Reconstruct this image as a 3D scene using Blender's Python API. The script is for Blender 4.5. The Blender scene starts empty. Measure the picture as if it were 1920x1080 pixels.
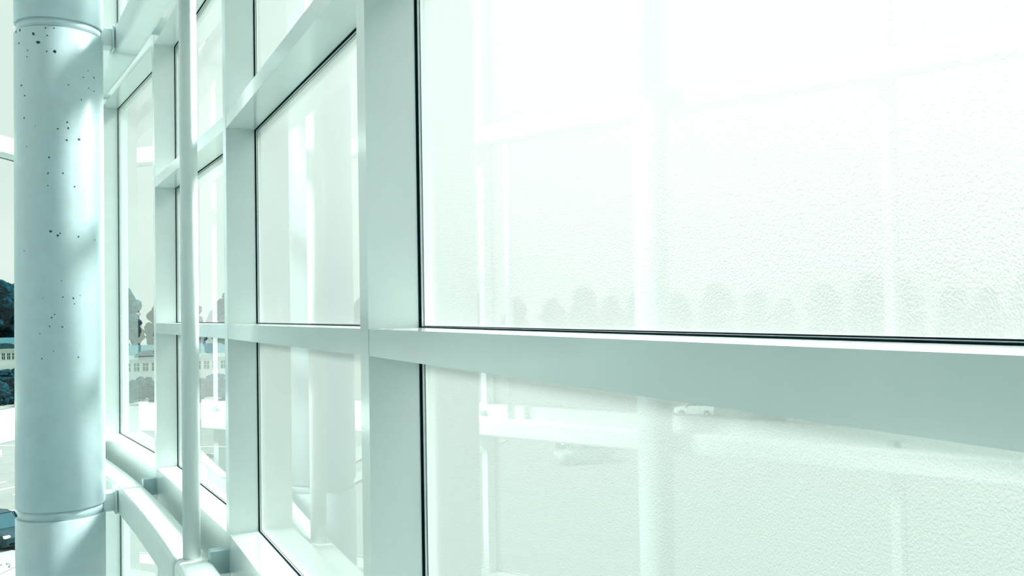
import bpy, bmesh, math, random
from mathutils import Vector, Matrix
R_ = math.radians
random.seed(4)
scene = bpy.context.scene
COL = scene.collection
EYE = 11.5                                   # eye height above the car park

# ------------------------------------------------------------------ camera
cam_d = bpy.data.cameras.new('camera')
cam_d.sensor_width = 36.0
cam_d.lens = 36.0 * 1700 / 1920
cam_d.clip_start = 0.02
cam_d.clip_end = 3000
cam = bpy.data.objects.new('camera', cam_d)
COL.objects.link(cam)
pitch, roll = 0.0259, 0.0175
fwd = Vector((0, math.cos(pitch), math.sin(pitch)))
u0 = Vector((0, -math.sin(pitch), math.cos(pitch)))
rt = math.cos(roll) * Vector((1, 0, 0)) - math.sin(roll) * u0
up = math.sin(roll) * Vector((1, 0, 0)) + math.cos(roll) * u0
cam.matrix_world = Matrix(((rt.x, up.x, -fwd.x, 0), (rt.y, up.y, -fwd.y, 0), (rt.z, up.z, -fwd.z, EYE), (0, 0, 0, 1)))
scene.camera = cam

# ------------------------------------------------------------------ sky, sun, exposure
scene.view_settings.view_transform = 'Standard'
scene.view_settings.look = 'None'
scene.view_settings.gamma = 1.0
scene.view_settings.use_curve_mapping = False
scene.view_settings.exposure = 0.0
SKY = 1.0
world = bpy.data.worlds.new('sky')
scene.world = world
world.use_nodes = True
nt = world.node_tree
nt.nodes.clear()
N, L = nt.nodes.new, nt.links.new
out = N('ShaderNodeOutputWorld'); bg = N('ShaderNodeBackground'); bg.inputs['Strength'].default_value = SKY
tc = N('ShaderNodeTexCoord'); sep = N('ShaderNodeSeparateXYZ'); L(tc.outputs['Generated'], sep.inputs[0])
ramp = N('ShaderNodeValToRGB'); L(sep.outputs['Z'], ramp.inputs[0])
e = ramp.color_ramp.elements
e[0].position = 0.28; e[0].color = (0.76, 0.88, 0.81, 1)
e[1].position = 1.0; e[1].color = (1.55, 1.95, 1.90, 1)
noi = N('ShaderNodeTexNoise'); noi.inputs['Scale'].default_value = 2.2; noi.inputs['Detail'].default_value = 5
mp = N('ShaderNodeMapping'); mp.inputs['Scale'].default_value = (1, 1, 2.5); L(tc.outputs['Generated'], mp.inputs[0]); L(mp.outputs[0], noi.inputs['Vector'])
cr = N('ShaderNodeValToRGB'); L(noi.outputs['Fac'], cr.inputs[0])
cr.color_ramp.elements[0].position = 0.48; cr.color_ramp.elements[0].color = (0, 0, 0, 1)
cr.color_ramp.elements[1].position = 0.66; cr.color_ramp.elements[1].color = (1, 1, 1, 1)
mx = N('ShaderNodeMixRGB'); mx.inputs[2].default_value = (0.90, 0.99, 0.94, 1)
L(cr.outputs[0], mx.inputs[0]); L(ramp.outputs[0], mx.inputs[1]); L(mx.outputs[0], bg.inputs['Color']); L(bg.outputs[0], out.inputs[0])

sun_d = bpy.data.lights.new('sun', 'SUN')
sun_d.energy = 15.5
sun_d.color = (0.96, 1.0, 0.965)
sun_d.angle = R_(16)
sun = bpy.data.objects.new('sun', sun_d)
COL.objects.link(sun)
SUN_AZ, SUN_EL = R_(58), R_(42)              # azimuth from the view axis towards the window wall
sd = Vector((math.sin(SUN_AZ) * math.cos(SUN_EL), math.cos(SUN_AZ) * math.cos(SUN_EL), math.sin(SUN_EL)))
sun.rotation_euler = sd.to_track_quat('Z', 'Y').to_euler()

# ------------------------------------------------------------------ materials
def mat(name, color, rough=0.5, noise=0.0, nscale=30, bump=0.0, metallic=0.0, spec=0.5, coat=0.0):
    m = bpy.data.materials.new(name); m.use_nodes = True
    t = m.node_tree; b = t.nodes['Principled BSDF']
    b.inputs['Base Color'].default_value = (*color, 1); b.inputs['Roughness'].default_value = rough
    b.inputs['Metallic'].default_value = metallic; b.inputs['Specular IOR Level'].default_value = spec
    b.inputs['Coat Weight'].default_value = coat; b.inputs['Coat Roughness'].default_value = 0.16; b.inputs['Coat IOR'].default_value = 1.9 if coat > 0.9 else 1.5
    if noise or bump:
        c = t.nodes.new('ShaderNodeTexCoord'); n = t.nodes.new('ShaderNodeTexNoise')
        n.inputs['Scale'].default_value = nscale; n.inputs['Detail'].default_value = 6
        t.links.new(c.outputs['Object'], n.inputs['Vector'])
        if noise:
            r = t.nodes.new('ShaderNodeValToRGB')
            r.color_ramp.elements[0].position = 0.3; r.color_ramp.elements[1].position = 0.7
            r.color_ramp.elements[0].color = (*[max(0, v * (1 - noise)) for v in color], 1)
            r.color_ramp.elements[1].color = (*[min(1, v * (1 + noise)) for v in color], 1)
            t.links.new(n.outputs['Fac'], r.inputs[0]); t.links.new(r.outputs[0], b.inputs['Base Color'])
        if bump:
            bp = t.nodes.new('ShaderNodeBump'); bp.inputs['Strength'].default_value = bump; bp.inputs['Distance'].default_value = 0.01
            t.links.new(n.outputs['Fac'], bp.inputs['Height']); t.links.new(bp.outputs[0], b.inputs['Normal'])
    return m

def glass(name, tint, diffuse, frost, frost_rough, bump=0.0, ior=1.75):
    """window pane: Fresnel mirror over a mix of clear view-through, blurred view-through and pale fritted body"""
    m = bpy.data.materials.new(name); m.use_nodes = True
    t = m.node_tree; t.nodes.clear(); n, l = t.nodes.new, t.links.new
    o = n('ShaderNodeOutputMaterial')
    clear = n('ShaderNodeBsdfTransparent'); clear.inputs[0].default_value = (*tint, 1)
    body = n('ShaderNodeBsdfTranslucent'); body.inputs[0].default_value = (0.91, 0.92, 0.91, 1)
    face = n('ShaderNodeBsdfDiffuse'); face.inputs[0].default_value = (0.86, 0.90, 0.885, 1)
    add = n('ShaderNodeMixShader'); add.inputs[0].default_value = 0.25
    l(body.outputs[0], add.inputs[1]); l(face.outputs[0], add.inputs[2])
    m1 = n('ShaderNodeMixShader'); m1.inputs[0].default_value = diffuse
    l(clear.outputs[0], m1.inputs[1]); l(add.outputs[0], m1.inputs[2])
    last = m1
    if frost:
        rf = n('ShaderNodeBsdfRefraction'); rf.inputs['IOR'].default_value = 1.3; rf.inputs['Roughness'].default_value = frost_rough
        rf.inputs[0].default_value = (*tint, 1)
        m2 = n('ShaderNodeMixShader'); m2.inputs[0].default_value = frost
        l(m1.outputs[0], m2.inputs[1]); l(rf.outputs[0], m2.inputs[2]); last = m2
    fr = n('ShaderNodeFresnel'); fr.inputs['IOR'].default_value = ior
    gl = n('ShaderNodeBsdfGlossy'); gl.inputs['Roughness'].default_value = 0.0; gl.inputs[0].default_value = (0.95, 1, 0.98, 1)
    m3 = n('ShaderNodeMixShader'); l(fr.outputs[0], m3.inputs[0]); l(last.outputs[0], m3.inputs[1]); l(gl.outputs[0], m3.inputs[2])
    if bump:
        c = n('ShaderNodeTexCoord'); tx = n('ShaderNodeTexNoise'); tx.inputs['Scale'].default_value = 400; tx.inputs['Detail'].default_value = 3
        l(c.outputs['Object'], tx.inputs['Vector'])
        bp = n('ShaderNodeBump'); bp.inputs['Strength'].default_value = bump; bp.inputs['Distance'].default_value = 0.002
        l(tx.outputs['Fac'], bp.inputs['Height'])
        for q in (body, face): l(bp.outputs[0], q.inputs['Normal'])
        if frost: l(bp.outputs[0], rf.inputs['Normal'])
    l(m3.outputs[0], o.inputs[0])
    return m

WHITE = mat('white_paint', (0.69, 0.76, 0.74), 0.33, 0.02, 9, 0, 0, 0.5, 1.0)
TUBE = mat('satin_tube_paint', (0.75, 0.815, 0.795), 0.45, 0.02, 9, 0, 0, 0.4, 0.1)
COLW = mat('column_paint', (0.50, 0.62, 0.645), 0.38, 0.03, 14, 0.05)
BLACK = mat('black_gasket', (0.002, 0.009, 0.013), 0.95, 0.2, 60, 0, 0, 0.03)
CHIP = mat('chipped_primer', (0.01, 0.06, 0.09), 0.8, 0.3, 80)
STEEL = mat('grey_steel', (0.42, 0.56, 0.58), 0.35, 0.05, 20, 0, 0.4)
CLEAR = glass('clear_glass', (0.93, 0.98, 0.96), 0.02, 0.0, 0)
HAZY = glass('hazy_glass', (0.94, 0.975, 0.96), 0.10, 0.0, 0)
SATIN = glass('satin_glass', (0.88, 0.925, 0.90), 0.9, 0.85, 0.5, 0.0, 2.2)
LOWREF = glass('left_wall_glass', (0.96, 0.99, 0.975), 0.0, 0.0, 0, 0.0, 1.15)
FROST = glass('frosted_glass', (0.97, 0.98, 0.97), 0.9, 0.845, 0.45, 0.7)
BACKF = bpy.data.materials.new('outer_glass_face'); BACKF.use_nodes = True
_t = BACKF.node_tree; _t.nodes.clear()
_o = _t.nodes.new('ShaderNodeOutputMaterial'); _b = _t.nodes.new('ShaderNodeBsdfTransparent'); _b.inputs[0].default_value = (0.98, 0.99, 0.985, 1)
_t.links.new(_b.outputs[0], _o.inputs[0])
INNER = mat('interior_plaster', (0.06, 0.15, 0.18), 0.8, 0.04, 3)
CARPET = mat('interior_floor', (0.14, 0.22, 0.24), 0.7, 0.08, 5)
ASPHALT = mat('car_park_surface', (0.14, 0.159, 0.149), 0.9, 0.10, 0.35)
LINE = mat('white_road_paint', (0.85, 0.92, 0.88), 0.8, 0.05, 4)
BARK = mat('bark', (0.04, 0.08, 0.09), 0.9, 0.3, 12)
LEAF = [mat('foliage_dark', (0.003, 0.025, 0.036), 0.8, 0.6, 1.2, 0, 0, 0.0), mat('foliage_mid', (0.006, 0.036, 0.048), 0.8, 0.6, 1.4, 0, 0, 0.0), mat('foliage_deep', (0.002, 0.018, 0.028), 0.8, 0.6, 1.0, 0, 0, 0.0)]
WALLW = mat('building_render', (0.70, 0.80, 0.75), 0.8, 0.05, 2)
ROOFM = mat('building_roof', (0.03, 0.09, 0.105), 0.9, 0.15, 2, 0, 0, 0.05)
PANEG = mat('building_window_glass', (0.008, 0.04, 0.055), 0.15, 0.1, 4)
TYRE = mat('tyre_rubber', (0.006, 0.015, 0.02), 0.8, 0.2, 30)
CARGLASS = mat('car_glass', (0.01, 0.05, 0.066), 0.25, 0.1, 5)
HUB = mat('wheel_hub', (0.40, 0.55, 0.58), 0.3, 0.05, 20, 0, 0.8)
LAMP = mat('car_lamp', (0.80, 0.90, 0.88), 0.1, 0.02, 20)
TAIL = mat('car_tail_lamp', (0.12, 0.10, 0.13), 0.2, 0.02, 20)
ROCK = mat('pale_rock', (0.30, 0.34, 0.32), 0.9, 0.2, 3, 0.4)
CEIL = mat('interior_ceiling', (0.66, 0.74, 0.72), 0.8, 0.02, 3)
KERB = mat('pale_kerb', (0.21, 0.235, 0.22), 0.9, 0.06, 3)
HEDGE = mat('shrub_leaves', (0.004, 0.028, 0.04), 0.85, 0.6, 3, 0, 0, 0.0)

# ------------------------------------------------------------------ helpers
def link(name, bm, m, parent=None, smooth=False, bevel=0.0):
    if bevel:
        bmesh.ops.bevel(bm, geom=[x for x in bm.edges if x.is_manifold and x.calc_face_angle(0) > 0.6], offset=bevel, segments=1, affect='EDGES', clamp_overlap=True)
    bmesh.ops.recalc_face_normals(bm, faces=bm.faces)
    me = bpy.data.meshes.new(name); bm.to_mesh(me); bm.free()
    for mm in (m if isinstance(m, (list, tuple)) else [m]): me.materials.append(mm)
    if smooth:
        for p in me.polygons: p.use_smooth = True
    o = bpy.data.objects.new(name, me); COL.objects.link(o)
    if parent:
        o.parent = parent
        if parent.type == 'EMPTY': o.matrix_parent_inverse = Matrix.Translation(-parent.location)
    return o

def empty(name, loc=(0, 0, 0), label=None, cat=None, group=None, kind=None):
    o = bpy.data.objects.new(name, None); o.empty_display_size = 0.2; o.location = loc; COL.objects.link(o)
    return tag(o, label, cat, group, kind)

def tag(o, label=None, cat=None, group=None, kind=None):
    for k, v in (('label', label), ('category', cat), ('group', group), ('kind', kind)):
        if v: o[k] = v
    return o

def prism(bm, poly, z0, z1):
    """vertical prism over a plan polygon; heights given relative to the eye"""
    n = len(poly)
    a = [bm.verts.new((x, y, EYE + z0)) for x, y in poly]; b = [bm.verts.new((x, y, EYE + z1)) for x, y in poly]
    fs = [bm.faces.new(a[::-1]), bm.faces.new(b)]
    for i in range(n): fs.append(bm.faces.new((a[i], a[(i + 1) % n], b[(i + 1) % n], b[i])))
    return fs

def box(bm, c, s, rz=0.0):
    m = Matrix.Translation(c) @ Matrix.Rotation(rz, 4, 'Z') @ Matrix.Diagonal((*s, 1))
    return bmesh.ops.create_cube(bm, size=1.0, matrix=m)['verts']

def cyl(bm, c, r, h, seg=24, r2=None, rot=None):
    m = Matrix.Translation(c) @ (rot if rot else Matrix.Identity(4))
    return bmesh.ops.create_cone(bm, cap_ends=True, segments=seg, radius1=r, radius2=r if r2 is None else r2, depth=h, matrix=m)['verts']

def lathe(bm, cx, cy, prof, seg=72):
    rings = []
    for r, z in prof:
        rings.append([bm.verts.new((cx + r * math.cos(2 * math.pi * k / seg), cy + r * math.sin(2 * math.pi * k / seg), z)) for k in range(seg)])
    for a, b in zip(rings, rings[1:]):
        for k in range(seg): bm.faces.new((a[k], a[(k + 1) % seg], b[(k + 1) % seg], b[k]))
    bm.faces.new(rings[0][::-1]); bm.faces.new(rings[-1])

V2 = lambda x, y: Vector((x, y))
FLOOR = -4.0                                 # atrium floor, relative to the eye
D = 0.117                                    # depth of a mullion in front of the glass line
W = 0.066                                    # face width of a mullion
TOP = 7.0                                    # underside of the atrium roof, relative to the eye

# ------------------------------------------------------------------ curtain walls
RT = [V2(1.16, -1.64), V2(0.47, 0.21), V2(-0.3189, 2.0044), V2(-1.1834, 3.767), V2(-2.1449, 5.454), V2(-3.1907, 7.0635), V2(-4.10, 8.41), V2(-5.02, 9.774)]
LT = [V2(-5.02, 9.774 - 0.08), V2(-5.08, 8.70), V2(-5.19, 6.78), V2(-5.31, 4.86), V2(-5.43, 2.94), V2(-5.54, 1.02), V2(-5.65, -0.90), V2(-5.77, -2.82), V2(-5.88, -4.74), V2(-6.00, -6.66), V2(-6.04, -7.30)]

def normals(T, theta=None):
    ns = []
    for i in range(len(T)):
        t = (T[min(i + 1, len(T) - 1)] - T[max(i - 1, 0)]).normalized()
        ns.append(V2(t.y, -t.x))             # outward, to the right of the direction of travel is -, see below
    return ns
# travelling away from the camera along the right wall, outward is to the right
RN = normals(RT)
RN[5] = V2(math.cos(0.66), math.sin(0.66))
# travelling towards the camera along the left wall, outward is to the right of travel too (-X)
LN = normals(LT)

window_count = [0]
def build_wall(name, T, Nn, tiers_of, glass_of):
    wall = empty(name, (T[0].x, T[0].y, EYE + FLOOR), kind='structure')
    wall.location = (0, 0, 0)
    tang = [V2(-n.y, n.x) for n in Nn]       # along travel
    # mullions
    for p, n, t in zip(T, Nn, tang):
        bm = bmesh.new()
        g = p + n * D
        prism(bm, [p, p + t * W, g + t * W, g], FLOOR, TOP)
        link('mullion', bm, WHITE, wall, bevel=0.0012)
        bm = bmesh.new()
        q0, q1 = g + t * 0.004, g + t * (W - 0.004)
        prism(bm, [q0, q1, q1 + n * 0.075, q0 + n * 0.075], FLOOR, TOP)
        link('mullion_cap', bm, WHITE, wall)
    for i in range(len(T) - 1):
        a_tip, b_tip = T[i] + tang[i] * W, T[i + 1]
        a_gl, b_gl = a_tip + Nn[i] * D, b_tip + Nn[i + 1] * D
        tiers = tiers_of(i)                  # (z0, z1) solid transoms from bottom to top
        inset = 0.0008
        ex = (b_tip - a_tip).normalized() * 0.0
        nn = V2((b_gl - a_gl).y, -(b_gl - a_gl).x).normalized()
        for z0, z1, nm in tiers:
            bm = bmesh.new()
            prism(bm, [a_tip + Nn[i] * inset, b_tip + Nn[i + 1] * inset, b_gl, a_gl], z0, z1)
            link(nm, bm, WHITE, wall, bevel=0.0012)
            bm = bmesh.new()
            prism(bm, [a_gl, b_gl, b_gl + nn * 0.06, a_gl + nn * 0.06], z0 + 0.004, z1 - 0.004)
            link('transom_cap', bm, WHITE, wall)
        edges = [FLOOR] + [z for q in tiers for z in q[:2]] + [TOP]
        for k in range(0, len(edges), 2):
            z0, z1 = edges[k], edges[k + 1]
            if z1 - z0 < 0.05: continue
            window_count[0] += 1
            w = empty('window_%d' % window_count[0], kind='structure')
            e1 = (b_gl - a_gl); ln = e1.length; e1 = e1 / ln
            def frame(nm, d0, d1, th, m):
                bm = bmesh.new()
                P = lambda s, d: a_gl + e1 * s + nn * d
                for s0, s1, y0, y1 in ((0, th, z0, z1), (ln - th, ln, z0, z1), (th, ln - th, z0, z0 + th), (th, ln - th, z1 - th, z1)):
                    prism(bm, [P(s0, d0), P(s1, d0), P(s1, d1), P(s0, d1)], y0, y1)
                link(nm, bm, m, w)
            frame('gasket', 0.0004, 0.0066, 0.0022, BLACK)
            frame('glazing_bead', 0.0066, 0.0120, 0.0030, WHITE)
            frame('pane_seal', 0.0120, 0.0128, 0.0046, BLACK)
            bm = bmesh.new()
            o0, o1 = a_gl + nn * 0.0128 + e1 * 0.001, b_gl + nn * 0.0128 - e1 * 0.001
            fs = prism(bm, [o0, o1, o1 + nn * 0.012, o0 + nn * 0.012], z0 + 0.001, z1 - 0.001)
            for f in fs: f.material_index = 1
            bm.normal_update()
            for f in fs:
                cen = f.calc_center_median()
                # room-side face carries the glass shader, the outer face only passes light on
                if abs(f.normal.z) < 0.5 and (V2(cen.x, cen.y) - (o0 + o1) / 2).dot(nn) < 0.001 and abs(V2(f.normal.x, f.normal.y).dot(nn)) > 0.9:
                    f.material_index = 0
            link('pane', bm, [glass_of(i, z0), BACKF], w)
    return wall

SILL = (-1.20, -0.901, 'sill')
LOWT = (-2.60, -2.54, 'transom')
T1 = (-0.0931, -0.0331, 'transom')
T2 = (0.787, 0.847, 'transom')
HEAD = (1.656, 1.806, 'header')
UPT = (4.20, 4.26, 'transom')
def right_tiers(i):
    if i <= 3: return [LOWT, SILL, T1, T2, HEAD, UPT]
    return [LOWT, SILL, HEAD, UPT]
def right_glass(i, z0):
    if i <= 1: return FROST
    if i == 2: return SATIN
    if i == 3: return HAZY
    return CLEAR
build_wall('wall_right', RT, RN, right_tiers, right_glass)
build_wall('wall_left', LT, LN, lambda i: [LOWT, SILL, HEAD, UPT], lambda i, z0: LOWREF)

# floor, roof and end wall of the atrium, plus an added light-blocking core
plan = [V2(1.5, -7.45), V2(1.5, -1.75)] + [p + n * (D + 0.06) for p, n in zip(RT, RN)] + [p + n * (D + 0.06) for p, n in zip(LT, LN)]
bm = bmesh.new(); prism(bm, plan, FLOOR - 0.35, FLOOR); tag(link('floor', bm, CARPET), kind='structure')
bm = bmesh.new(); prism(bm, plan, TOP, TOP + 0.35); tag(link('ceiling', bm, CEIL), kind='structure')
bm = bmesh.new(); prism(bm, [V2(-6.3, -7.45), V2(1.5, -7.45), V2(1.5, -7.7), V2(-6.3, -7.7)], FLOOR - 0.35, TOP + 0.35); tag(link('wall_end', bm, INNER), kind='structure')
bm = bmesh.new(); prism(bm, [V2(-2.6, -1.72), V2(1.5, -1.72), V2(1.5, -7.44), V2(-2.6, -7.44)], FLOOR, TOP); tag(link('added_dark_block', bm, INNER), kind='structure')  # unseen dark block added behind the camera, sized to darken the near transom
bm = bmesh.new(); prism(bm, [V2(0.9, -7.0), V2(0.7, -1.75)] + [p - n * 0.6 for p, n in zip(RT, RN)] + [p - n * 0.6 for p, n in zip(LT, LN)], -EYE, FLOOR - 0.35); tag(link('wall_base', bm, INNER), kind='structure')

# ------------------------------------------------------------------ ring beams
def offset_path(T, Nn, d, sub=8):
    P = [p - n * d for p, n in zip(T, Nn)]
    out_ = []
    for i in range(len(P) - 1):
        p0, p1, p2, p3 = P[max(i - 1, 0)], P[i], P[i + 1], P[min(i + 2, len(P) - 1)]
        for k in range(sub):
            t = k / sub
            out_.append(0.5 * ((2 * p1) + (p2 - p0) * t + (2 * p0 - 5 * p1 + 4 * p2 - p3) * t * t + (3 * p1 - p0 - 3 * p2 + p3) * t ** 3))
    out_.append(P[-1])
    return out_

def rounded(wd, ht, r, k=5):
    pts = []
    for cx, cz, a0 in ((wd / 2 - r, ht / 2 - r, 0), (-wd / 2 + r, ht / 2 - r, 90), (-wd / 2 + r, -ht / 2 + r, 180), (wd / 2 - r, -ht / 2 + r, 270)):
        for j in range(k + 1):
            a = R_(a0 + 90 * j / k); pts.append((cx + r * math.cos(a), cz + r * math.sin(a)))
    return pts

def sweep(bm, path, sec, zc):
    rings = []
    for i, p in enumerate(path):
        t = (path[min(i + 1, len(path) - 1)] - path[max(i - 1, 0)]).normalized(); n = V2(t.y, -t.x)
        rings.append([bm.verts.new((p.x + n.x * a, p.y + n.y * a, EYE + zc + b)) for a, b in sec])
    m = len(sec)
    for a, b in zip(rings, rings[1:]):
        for k in range(m): bm.faces.new((a[k], a[(k + 1) % m], b[(k + 1) % m], b[k]))
    bm.faces.new(rings[0]); bm.faces.new(rings[-1][::-1])

def beam_thing(label, T, Nn, ztop, cuts, group):
    """rounded box tube in several lengths, a seam at each cut, a bracket back to every mullion"""
    H = 0.175
    zc = ztop - H / 2
    path = offset_path(T, Nn, 0.13, 16)
    root = empty('ring_beam', (path[0].x, path[0].y, EYE + zc), label, 'beam', group)
    sec = rounded(0.14, H, 0.028)
    idx = [0] + [min(range(len(path)), key=lambda k: (path[k] - c).length) for c in cuts] + [len(path) - 1]
    for a, b in zip(idx, idx[1:]):
        if b - a < 1: continue
        seg = path[a:b + 1]
        d0 = (seg[1] - seg[0]).normalized(); d1 = (seg[-1] - seg[-2]).normalized()
        seg = [seg[0] + d0 * 0.002] + seg[1:-1] + [seg[-1] - d1 * 0.002]
        bm = bmesh.new(); sweep(bm, seg, sec, zc)
        o = link('tube', bm, TUBE, root, smooth=True)
        o.data.polygons.foreach_set('use_smooth', [len(p.vertices) == 4 for p in o.data.polygons])
        if a:
            bm = bmesh.new(); sweep(bm, [seg[0] - d0 * 0.02, seg[0] + d0 * 0.02], rounded(0.134, H - 0.006, 0.025), zc)
            link('joint_sleeve', bm, TUBE, root)
    for i, (p, n) in enumerate(zip(T, Nn)):
        t = V2(-n.y, n.x)
        if i in (0, len(T) - 1): continue
        c = p - n * 0.035 + t * 0.033
        zb = ztop
        bm = bmesh.new()
        box(bm, (c.x, c.y, EYE + zb - 0.005), (0.082, 0.052, 0.10), math.atan2(n.y, n.x))
        link('mounting_bracket', bm, STEEL, root, bevel=0.003)
    return root

COLC = V2(-2.663, 5.342); COLR = 0.238
JOINT = V2(-2.41, 5.495) + V2(0.856, 0.517) * 0.07
POLE = V2(-1.352, 3.80)
LOWZ, UPZ = -1.005, 1.787
RB, RBN = RT[1:-1], RN[1:-1]
LPATH = offset_path(LT[1:-1], LN[1:-1], 0.13, 16)
beam_thing('white lower ring beam curving past the chipped column below the sill', RB, RBN, LOWZ, [POLE, JOINT], 'ring beams')
beam_thing('white upper ring beam curving past the chipped column at header height', RB, RBN, UPZ, [POLE, JOINT], 'ring beams')
beam_thing('white lower beam beyond the column, over the car park', LT[:-1], LN[:-1], LOWZ, [V2(-5.18, 4.63)], 'ring beams')
beam_thing('white upper beam beyond the column, against the sky', LT[:-1], LN[:-1], UPZ, [V2(-5.18, 4.63)], 'ring beams')

# ------------------------------------------------------------------ columns
CHIPS = [(-96.8, 1.624, 6), (-78.0, 1.612, 4), (-90.2, 1.574, 8), (-123.2, 1.583, 5), (-105.6, 1.531, 3), (-107.0, 1.495, 3), (-78.9, 1.521, 4), (-69.0, 1.523, 6), (-117.9, 1.336, 4), (-111.3, 1.274, 4), (-112.4, 1.147, 4), (-52.4, 1.341, 3), (-31.5, 1.399, 3), (-24.4, 1.445, 2), (-35.0, 1.266, 4), (-13.4, 1.413, 4), (-23.5, 1.344, 3), (-13.6, 1.334, 3), (-53.8, 1.126, 4), (-65.5, 1.083, 3), (-94.4, 1.096, 2), (-54.7, 1.022, 4), (-38.7, 1.034, 5), (-80.5, 1.656, 3), (-69.7, 1.657, 3), (-131.8, 1.654, 5), (-120.4, 1.654, 5), (-75.2, 0.498, 5), (-66.2, 0.475, 5), (-63.5, 0.488, 3), (-39.9, 0.472, 4), (-112.7, 0.392, 3), (-13.6, 0.46, 3), (-61.9, 0.219, 2), (-85.0, 0.122, 2), (-60.4, 0.126, 3), (-47.2, 0.118, 4), (-45.7, 0.088, 3), (-37.7, 0.135, 2), (-73.9, 0.01, 4), (-70.6, 0.028, 3), (-76.7, -0.038, 3), (-61.3, -0.044, 3), (-89.1, -0.079, 3), (-71.9, -0.18, 2), (-86.7, -0.218, 3), (-40.8, -0.217, 3), (-76.5, 0.918, 4), (-77.9, 0.827, 4), (-108.0, 0.982, 3), (-52.6, 1.092, 4), (-44.8, 0.758, 3), (-59.5, 0.83, 3), (-78.0, 0.757, 3)]
def column(c, r, label, stub_to, chips, grooves):
    root = empty('column', (c.x, c.y, EYE + FLOOR), label, 'column', 'round columns')
    zs = [FLOOR] + sorted(grooves) + [TOP]
    g = 0.027
    for k in range(len(zs) - 1):
        z0 = zs[k] + (g if k else 0); z1 = zs[k + 1] - (g if k < len(zs) - 2 else 0)
        bm = bmesh.new(); b_ = 0.004
        lathe(bm, c.x, c.y, [(r - b_, EYE + z0), (r, EYE + z0 + b_), (r, EYE + z1 - b_), (r - b_, EYE + z1)])
        o = link('shaft', bm, COLW, root); o.data.polygons.foreach_set('use_smooth', [len(p.vertices) == 4 for p in o.data.polygons])
    for zg in grooves:
        bm = bmesh.new(); lathe(bm, c.x, c.y, [(r - 0.012, EYE + zg - g - 0.01), (r - 0.012, EYE + zg + g + 0.01)])
        o = link('recessed_collar', bm, COLW, root); o.data.polygons.foreach_set('use_smooth', [len(p.vertices) == 4 for p in o.data.polygons])
    if stub_to is not None:
        dirv = (stub_to - c); ln = dirv.length; dirv /= ln
        for zb in (LOWZ - 0.0875, UPZ - 0.0875):
            bm = bmesh.new(); mid = c + dirv * ((r - 0.02 + ln - 0.066) / 2)
            box(bm, (mid.x, mid.y, EYE + zb), (ln - 0.066 - r + 0.02, 0.10, 0.115), math.atan2(dirv.y, dirv.x))
            link('beam_stub', bm, TUBE, root, bevel=0.006)
            bm = bmesh.new(); mid = c + dirv * (ln - 0.074)
            box(bm, (mid.x, mid.y, EYE + zb), (0.014, 0.14, 0.15), math.atan2(dirv.y, dirv.x))
            link('flange', bm, TUBE, root, bevel=0.005)
    if chips:
        bm = bmesh.new()
        rnd = random.Random(7)
        for ang, h, s in chips:
            sz = s * 0.5 * 5.1 / 1700 * 1.2; n = rnd.choice((5, 6, 7)); st = rnd.uniform(0.6, 1.0); tw = rnd.uniform(0, 3)
            vs = []
            for k in range(n):
                q = 2 * math.pi * k / n; rr = sz * rnd.uniform(0.6, 1.15)
                du, dv = rr * math.cos(q), rr * math.sin(q) * st
                du, dv = du * math.cos(tw) - dv * math.sin(tw), du * math.sin(tw) + dv * math.cos(tw)
                a = R_(ang) + du / r
                vs.append((a, EYE + h + dv))
            lo = [bm.verts.new((c.x + (r - 0.001) * math.cos(a), c.y + (r - 0.001) * math.sin(a), z)) for a, z in vs]
            hi = [bm.verts.new((c.x + (r + 0.0006) * math.cos(a), c.y + (r + 0.0006) * math.sin(a), z)) for a, z in vs]
            bm.faces.new(hi)
            for k in range(n): bm.faces.new((lo[k], lo[(k + 1) % n], hi[(k + 1) % n], hi[k]))
        o = link('paint_chips', bm, CHIP, root); o['kind'] = 'stuff'; o['label'] = 'dark flakes where paint has chipped'
    return root
column(COLC, COLR, 'thick round white column with chipped paint and two grooves', JOINT, CHIPS, [-1.111, 1.697])
column(V2(-4.99, 4.63), 0.14, 'slimmer white column mirrored in the frosted pane beside the thick mullion', None, None, [1.697])

# ------------------------------------------------------------------ poles
def pole(p, z0, z1, label):
    root = empty('pole', (p.x, p.y, EYE + z0), label, 'pole', 'thin poles on the lower beams')
    bm = bmesh.new(); cyl(bm, (p.x, p.y, EYE + (z0 + z1) / 2), 0.0355, z1 - z0, 40)
    o = link('tube', bm, TUBE, root); o.data.polygons.foreach_set('use_smooth', [len(q.vertices) == 4 for q in o.data.polygons])
    bm = bmesh.new(); cyl(bm, (p.x, p.y, EYE + z0 + 0.002), 0.041, 0.004, 40)
    link('weld_ring', bm, WHITE, root)
    bm = bmesh.new(); cyl(bm, (p.x, p.y, EYE + z1 - 0.002), 0.041, 0.004, 40)
    link('top_ring', bm, WHITE, root)
    return root
pole(POLE, LOWZ, UPZ - 0.175, 'thin white pole standing on the lower ring beam in front of the windows')
lp = min(LPATH, key=lambda q: abs(q.y - 6.28))
pole(lp, LOWZ, UPZ - 0.175, 'thin white pole mirrored in the large frosted pane')

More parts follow.
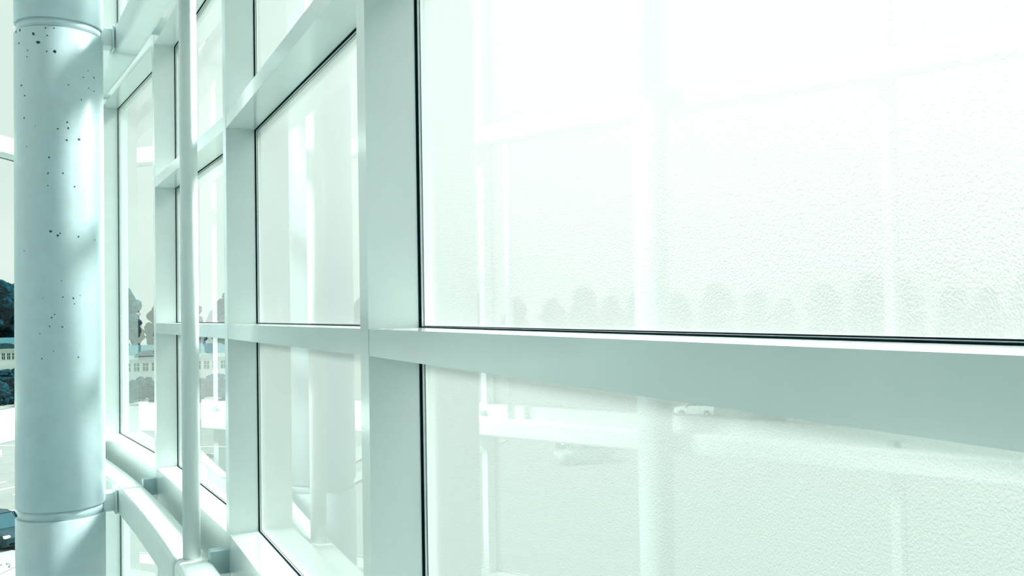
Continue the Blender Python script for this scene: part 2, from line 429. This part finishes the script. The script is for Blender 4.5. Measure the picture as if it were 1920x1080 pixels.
# ------------------------------------------------------------------ outside: car park
bm = bmesh.new()
bmesh.ops.create_grid(bm, x_segments=2, y_segments=2, size=900, matrix=Matrix.Translation((0, 0, 0)))
ground = tag(link('ground', bm, ASPHALT), kind='structure')
bm = bmesh.new()
prism(bm, [V2(4, -60), V2(200, -100), V2(260, 160), V2(-36, 102), V2(-2.2, 13.5), V2(1.6, 6)], -EYE + 0.002, -EYE + 0.02)  # unseen dark ground, added to dim the lower frosted panes and upward bounce
tag(link('added_dark_ground', bm, mat('added_dark_surface', (0.065, 0.092, 0.08), 0.95, 0.3, 1.5, 0, 0, 0.1), ground))
def strip(a, b, w, m, name, z=0.012, h=0.02):
    a, b = Vector(a), Vector(b); d = b - a
    bm = bmesh.new(); box(bm, ((a.x + b.x) / 2, (a.y + b.y) / 2, z), (d.length, w, h), math.atan2(d.y, d.x)); return link(name, bm, m, ground)
def polar(tanv, z): return (tanv * z, z)

# bay lines, driveway edge and pavement
for k in range(9):
    y = 58 + k * 0.0
    x = -52 + k * 2.7
    strip((x, 60), (x + 2.2, 65), 0.12, LINE, 'bay_line')
for k in range(12):
    x = -100 + k * 2.8
    strip((x, 40 + k * 0.4), (x - 4.4, 42.5 + k * 0.4), 0.12, LINE, 'bay_line')
for a, b in (((-80, 62.5), (-10, 52)), ((-90, 90), (-10, 78))):
    strip(a, b, 0.14, LINE, 'lane_line')
strip((-60, 61.5), (-8, 35.2), 2.6, KERB, 'pavement', 0.06, 0.12)
strip((-58, 56.2), (-8, 31.0), 1.2, KERB, 'pavement', 0.06, 0.12)

# ------------------------------------------------------------------ cars
def hull(bm, sections):
    """loft rectangular-ish rings given as (x, [(y, z), ...])"""
    rings = [[bm.verts.new((x, y, z)) for y, z in ring] for x, ring in sections]
    m = len(rings[0])
    for a, b in zip(rings, rings[1:]):
        for k in range(m): bm.faces.new((a[k], a[(k + 1) % m], b[(k + 1) % m], b[k]))
    bm.faces.new(rings[0][::-1]); bm.faces.new(rings[-1])

def ring(w, z0, z1, tuck=0.06):
    zm = (z0 + z1) / 2
    return [(-w + tuck, z0), (-w, zm), (-w + tuck * 0.8, z1 - 0.04), (-w + tuck * 2.6, z1), (w - tuck * 2.6, z1), (w - tuck * 0.8, z1 - 0.04), (w, zm), (w - tuck, z0)]

def make_car(paint, suv=False):
    root = empty('parked_car')
    h = 0.12 if suv else 0
    hood = 0.88 + h
    bm = bmesh.new()
    hull(bm, [(-2.18, ring(0.74, 0.34, 0.72 + h)), (-2.05, ring(0.84, 0.26, 0.92 + h)), (-1.3, ring(0.89, 0.24, 0.97 + h)), (0.3, ring(0.90, 0.24, 0.96 + h)), (1.2, ring(0.88, 0.24, hood)), (1.95, ring(0.82, 0.26, 0.76 + h)), (2.2, ring(0.68, 0.34, 0.60 + h))])
    body = link('body', bm, paint, root, smooth=False, bevel=0.02)
    bm = bmesh.new()
    top = 1.44 + h * 1.8
    back = -2.0 if suv else -1.75
    hull(bm, [(back, ring(0.76, 0.90 + h, 1.0 + h)), (back + 0.42, ring(0.70, 0.90 + h, top - 0.06)), (-0.5, ring(0.70, 0.90 + h, top)), (0.25, ring(0.69, 0.90 + h, top - 0.03)), (1.12, ring(0.74, 0.84 + h, 0.92 + h))])
    link('cabin_glass', bm, CARGLASS, root)
    bm = bmesh.new()
    hull(bm, [(back + 0.36, ring(0.66, top - 0.07, top - 0.03)), (-0.5, ring(0.69, top - 0.03, top + 0.025)), (0.28, ring(0.67, top - 0.06, top))])
    link('roof_panel', bm, paint, root)
    for sy in (-1, 1):
        for x0, x1, t0, t1 in ((1.1, 0.27, 0.90 + h, top - 0.03), (-0.35, -0.42, 0.95 + h, top), (back + 0.02, back + 0.42, 0.97 + h, top - 0.06)):
            bm = bmesh.new()
            a, b = Vector((x0, sy * 0.745, t0)), Vector((x1, sy * 0.685, t1)); m_ = (a + b) / 2; d = b - a
            bmesh.ops.create_cube(bm, size=1, matrix=Matrix.Translation(m_) @ d.to_track_quat('Z', 'Y').to_matrix().to_4x4() @ Matrix.Diagonal((0.05, 0.09, d.length, 1)))
            link('window_pillar', bm, paint, root)
        bm = bmesh.new(); box(bm, (0.95, sy * 0.95, 0.99 + h), (0.12, 0.18, 0.13)); link('wing_mirror', bm, paint, root, bevel=0.02)
        for nm, x, m_ in (('headlight', 2.05, LAMP), ('tail_light', -2.1, TAIL)):
            bm = bmesh.new(); box(bm, (x, sy * 0.60, 0.66 + h), (0.20, 0.30, 0.13)); link(nm, bm, m_, root, bevel=0.02)
        for x in (1.35, -1.32):
            rot = Matrix.Rotation(R_(90), 4, 'X')
            bm = bmesh.new(); cyl(bm, (x, sy * 0.80, 0.32), 0.32, 0.22, 20, rot=rot); wh = link('wheel', bm, TYRE, root, bevel=0.02)
            bm = bmesh.new(); cyl(bm, (x, sy * 0.905, 0.32), 0.20, 0.02, 14, rot=rot); link('hubcap', bm, HUB, wh)
    bm = bmesh.new(); box(bm, (2.14, 0, 0.42), (0.12, 1.1, 0.10)); link('front_grille', bm, BLACK, root)
    return root

def copy_tree(o, parent=None):
    c = o.copy(); COL.objects.link(c)
    if parent: c.parent = parent; c.matrix_parent_inverse = o.matrix_parent_inverse.copy()
    for ch in list(o.children): copy_tree(ch, c)
    return c

def repaint(root, old, new):
    for ch in root.children:
        if ch.type == 'MESH' and ch.data.materials and ch.data.materials[0] == old:
            ch.data = ch.data.copy(); ch.data.materials[0] = new

P_DARK = mat('dark_car_paint', (0.004, 0.026, 0.038), 0.4, 0.02, 8, 0, 0.0, 0.25, 0.1)
P_WHITE = mat('white_car_paint', (0.80, 0.88, 0.85), 0.2, 0.02, 8, 0, 0, 0.5, 0.6)
P_GREY = mat('grey_car_paint', (0.22, 0.36, 0.38), 0.2, 0.02, 8, 0, 0.2, 0.5, 0.6)
P_TEAL = mat('blue_green_car_paint', (0.06, 0.20, 0.25), 0.2, 0.02, 8, 0, 0.2, 0.5, 0.6)
car0 = make_car(P_DARK, True)
used = []
def place_car(x, y, heading, paint, label):
    c = car0 if not used else copy_tree(car0)
    used.append(1)
    c.location = (x, y, 0.012); c.rotation_euler = (0, 0, heading)
    if paint is not P_DARK: repaint(c, P_DARK, paint)
    tag(c, label, 'car', 'cars in the car park')
    return c
place_car(-26.55, 46.7, math.atan2(-0.55, 0.83), P_DARK, 'dark car parked just beyond the pale pavement, seen beside the column')
place_car(-44.4, 74.5, math.atan2(-0.2, 0.95), P_WHITE, 'white car on the far side of the car park, cut by the picture edge')
for args in ((-53.0, 43.0, 0.5, P_GREY, 'grey car facing the lane, nearest in the long outer row'),
             (-57.5, 46.5, 0.5, P_DARK, 'dark car between the grey and white cars of the outer row'),
             (-62.0, 50.0, 0.5, P_WHITE, 'white car standing third in the outer row'),
             (-67.5, 53.0, 0.5, P_TEAL, 'blue green car at the far end of the outer row'),
             (-49.0, 62.5, 2.0, P_DARK, 'dark car reversed into the marked bay by the lane line'),
             (-46.2, 62.5, 2.0, P_GREY, 'grey car beside the dark one in the marked bays'),
             (-78.0, 41.0, 0.3, P_DARK, 'dark car alone on the open tarmac to the west'),
             (-84.0, 52.0, 1.2, P_WHITE, 'white car alone near the shrubs to the west')):
    place_car(*args)

# ------------------------------------------------------------------ rocks beside the pavement
rr = random.Random(11)
rock_meshes = []
for k in range(5):
    bm = bmesh.new(); bmesh.ops.create_icosphere(bm, subdivisions=2, radius=1)
    for v in bm.verts: v.co *= rr.uniform(0.72, 1.12); v.co.z *= 0.62
    me = bpy.data.meshes.new('rock'); bm.to_mesh(me); bm.free(); me.materials.append(ROCK); rock_meshes.append(me)
where = ['just below the dark car', 'at the edge of the bed by the column', 'in the middle of the bed', 'wedged behind its neighbours', 'lying lowest in the bed', 'furthest from the column']
for k in range(26):
    z = 41.3 + rr.uniform(-0.6, 1.1); x = -23.6 + (k % 13 - 6.0) * 0.28 + rr.uniform(-0.1, 0.1)
    o = bpy.data.objects.new('rock', rock_meshes[k % 5]); COL.objects.link(o)
    s = rr.uniform(0.14, 0.30); o.scale = (s * 1.2, s, s); o.location = (x, z, 0.12 + s * 0.45); o.rotation_euler = (0, 0, rr.uniform(0, 6))
    tag(o, 'pale rough rock in the bed between the pavement and the building', 'rock', 'pale rocks in the bed')
strip((-30, 43.6), (-18, 39.2), 2.8, mat('bark_mulch', (0.035, 0.075, 0.075), 0.95, 0.4, 6), 'rock_bed', 0.05, 0.1)

# ------------------------------------------------------------------ trees and shrubs
def blob(bm, c, r, rnd, sub=2):
    vs = bmesh.ops.create_icosphere(bm, subdivisions=sub, radius=1)['verts']
    for v in vs:
        v.co = Vector(c) + Vector((v.co.x * r * rnd.uniform(0.72, 1.25), v.co.y * r * rnd.uniform(0.72, 1.25), v.co.z * r * rnd.uniform(0.7, 1.15)))
def tree_mesh(seed, tall):
    rnd = random.Random(seed)
    crown = bmesh.new()
    H = tall
    for k in range(150):
        f = rnd.uniform(0.10, 1.0); sp = H * 0.27 * math.sin(math.pi * min(1, 0.18 + f * 0.78)) ** 0.7
        a = rnd.uniform(0, 6.28)
        blob(crown, (sp * math.cos(a) * rnd.uniform(0.1, 1), sp * math.sin(a) * rnd.uniform(0.1, 1), H * f * 0.93), H * rnd.uniform(0.05, 0.10), rnd, 2)
    trunk = bmesh.new(); cyl(trunk, (0, 0, H * 0.3), H * 0.022, H * 0.6, 10, H * 0.008)
    for k in range(6):
        a = rnd.uniform(0, 6.28); z = H * rnd.uniform(0.2, 0.5)
        d = Vector((math.cos(a), math.sin(a), 0.8)).normalized()
        cyl(trunk, Vector((0, 0, z)) + d * H * 0.09, H * 0.008, H * 0.2, 6, H * 0.003, rot=d.to_track_quat('Z', 'Y').to_matrix().to_4x4())
    return crown, trunk
protos = []
for k in range(5):
    crown, trunk = tree_mesh(20 + k, 15 + k)
    root = empty('tree')
    link('crown', crown, LEAF[k % 3], root); link('trunk', trunk, BARK, root)
    protos.append(root)
tr = random.Random(3)
n_used = 0
TREE_WORDS = ['dark dense tree', 'dark broad tree', 'deep green tree', 'dark tall tree', 'dark round tree']
angles = [-86 + k * 2.15 for k in range(60)]
for k, a in enumerate(angles):
    if -34 < a < -25.5: continue
    a = R_(a + tr.uniform(-0.5, 0.5))
    d = tr.uniform(272, 292) if R_(-46) < a < R_(-26) else (tr.uniform(235, 262) if a <= R_(-46) else tr.uniform(206, 236))
    q = k % 5
    o = protos[q] if n_used < 5 else copy_tree(protos[q])
    n_used += 1
    o.location = (d * math.sin(a), d * math.cos(a), 0); o.rotation_euler = (0, 0, tr.uniform(0, 6)); s = tr.uniform(0.85, 1.12); o.scale = (s * 0.95, s * 0.95, s)
    tag(o, 'dark tree in the row on the horizon beyond the car park', 'tree', 'trees on the horizon')
# a denser clump straight beyond the gap beside the column
for k in range(6):
    o = copy_tree(protos[k % 5]); z = 234 + (k % 2) * 5
    x, y = polar(-0.666 + k * 0.036, z); o.location = (x, y, 0); o.rotation_euler = (0, 0, tr.uniform(0, 6)); s = tr.uniform(0.92, 1.1); o.scale = (s * 1.1, s * 1.1, s * 1.14)
    tag(o, 'dark tree in the close clump behind the long white building', 'tree', 'trees behind the white building')
def shrub_mesh(seed):
    rnd = random.Random(seed); bm = bmesh.new()
    for k in range(60):
        a, h = rnd.uniform(0, 6.28), rnd.uniform(0.25, 2.6); w_ = 1.7 * math.sqrt(max(0.1, 1 - (h / 3.0) ** 2)) * rnd.uniform(0.2, 1)
        blob(bm, (w_ * math.cos(a), w_ * math.sin(a), h), rnd.uniform(0.25, 0.5), rnd, 2)
    return bm
shp = []
for k in range(4):
    o = link('shrub', shrub_mesh(50 + k), HEDGE); shp.append(o)
for k in range(50):
    o = shp[k] if k < 4 else shp[k % 4].copy()
    if k >= 4: COL.objects.link(o)
    t = -0.74 + k * 0.0098
    z = 128 + 6 * math.sin(k * 1.7)
    x, y = polar(t, z); o.location = (x, y, 0); o.rotation_euler = (0, 0, k * 1.1); s = 0.95 + 0.3 * math.sin(k * 2.3); o.scale = (s, s, s * 0.95)
    tag(o, 'dark shrub in the hedge along the far edge of the car park', 'shrub', 'shrubs along the car park')
for k in range(12):
    o = shp[k % 4].copy(); COL.objects.link(o)
    z = 165 + 8 * math.sin(k * 2.1); x, y = polar(-0.66 + k * 0.017, z); o.location = (x, y, 0); o.rotation_euler = (0, 0, k * 0.7); o.scale = (1.3, 1.3, 0.9)
    tag(o, 'dark shrub in the second row before the white building', 'shrub', 'shrubs before the white building')

# ------------------------------------------------------------------ buildings
def building(name_label, loc, rz, length, wall_h, roof_h, n_win, arches, depth=14):
    root = empty('building')
    bm = bmesh.new(); box(bm, (0, depth / 2, wall_h / 2), (length, depth, wall_h)); link('wall', bm, WALLW, root)
    bm = bmesh.new()
    hl, ov = length / 2 + 0.8, 0.8
    a = [(-hl, -ov, wall_h), (hl, -ov, wall_h), (hl, depth + ov, wall_h), (-hl, depth + ov, wall_h), (-hl + 3, depth / 2, wall_h + roof_h), (hl - 3, depth / 2, wall_h + roof_h)]
    v = [bm.verts.new(p) for p in a]
    for f in ((0, 1, 5, 4), (2, 3, 4, 5), (1, 2, 5), (3, 0, 4), (3, 2, 1, 0)): bm.faces.new([v[i] for i in f])
    link('roof', bm, ROOFM, root)
    bm = bmesh.new(); box(bm, (0, -ov, wall_h - 0.25), (length + 1.6, 0.25, 0.7)); link('fascia', bm, WALLW, root)
    pitchw = length / n_win
    for k in range(n_win):
        x = -length / 2 + (k + 0.5) * pitchw
        bm = bmesh.new()
        w_, h_ = pitchw * 0.72, 1.6
        for bx, bz, sx, sz in ((0, h_ / 2, w_, 0.12), (0, -h_ / 2, w_, 0.12), (-w_ / 2, 0, 0.12, h_), (w_ / 2, 0, 0.12, h_), (0, 0, 0.08, h_), (0, 0.1, w_, 0.08)):
            box(bm, (x + bx, -0.05, wall_h - 2.0 + bz), (sx, 0.16, sz))
        f = link('window', bm, WALLW, root)
        bm = bmesh.new(); box(bm, (x, -0.02, wall_h - 2.0), (w_ - 0.1, 0.06, h_ - 0.1)); link('window_glass', bm, PANEG, f)
    for ax in arches:
        bm = bmesh.new(); n = 12
        lo, hi = [], []
        for k in range(n + 1):
            t = math.pi * k / n; px, pz = ax + 2.6 * math.cos(t), wall_h - 0.2 + 1.3 * math.sin(t)
            lo.append(bm.verts.new((px, -1.3, pz))); hi.append(bm.verts.new((px, 1.6, pz)))
        for k in range(n): bm.faces.new((lo[k], lo[k + 1], hi[k + 1], hi[k]))
        bm.faces.new(lo); bm.faces.new(hi[::-1])
        link('arched_dormer', bm, ROOFM, root)
    root.location = loc; root.rotation_euler = (0, 0, rz)
    tag(root, name_label, 'building', 'buildings beyond the car park')
    return root
x, y = polar(-0.57, 208)
building('long white building with a row of square windows and arched dormers', (x, y, 0), R_(29), 46, 5.2, 2.2, 44, (1.9, -9, 12))
x, y = polar(-0.40, 165)
building('pale low building with a grey roof under the trees', (x, y, 0), R_(22), 30, 4.6, 1.8, 20, (0,))
x, y = polar(-1.25, 110)
building('white hall far to the west behind the shrubs', (x, y, 0), R_(52), 40, 6.0, 2.0, 22, (-8, 8))
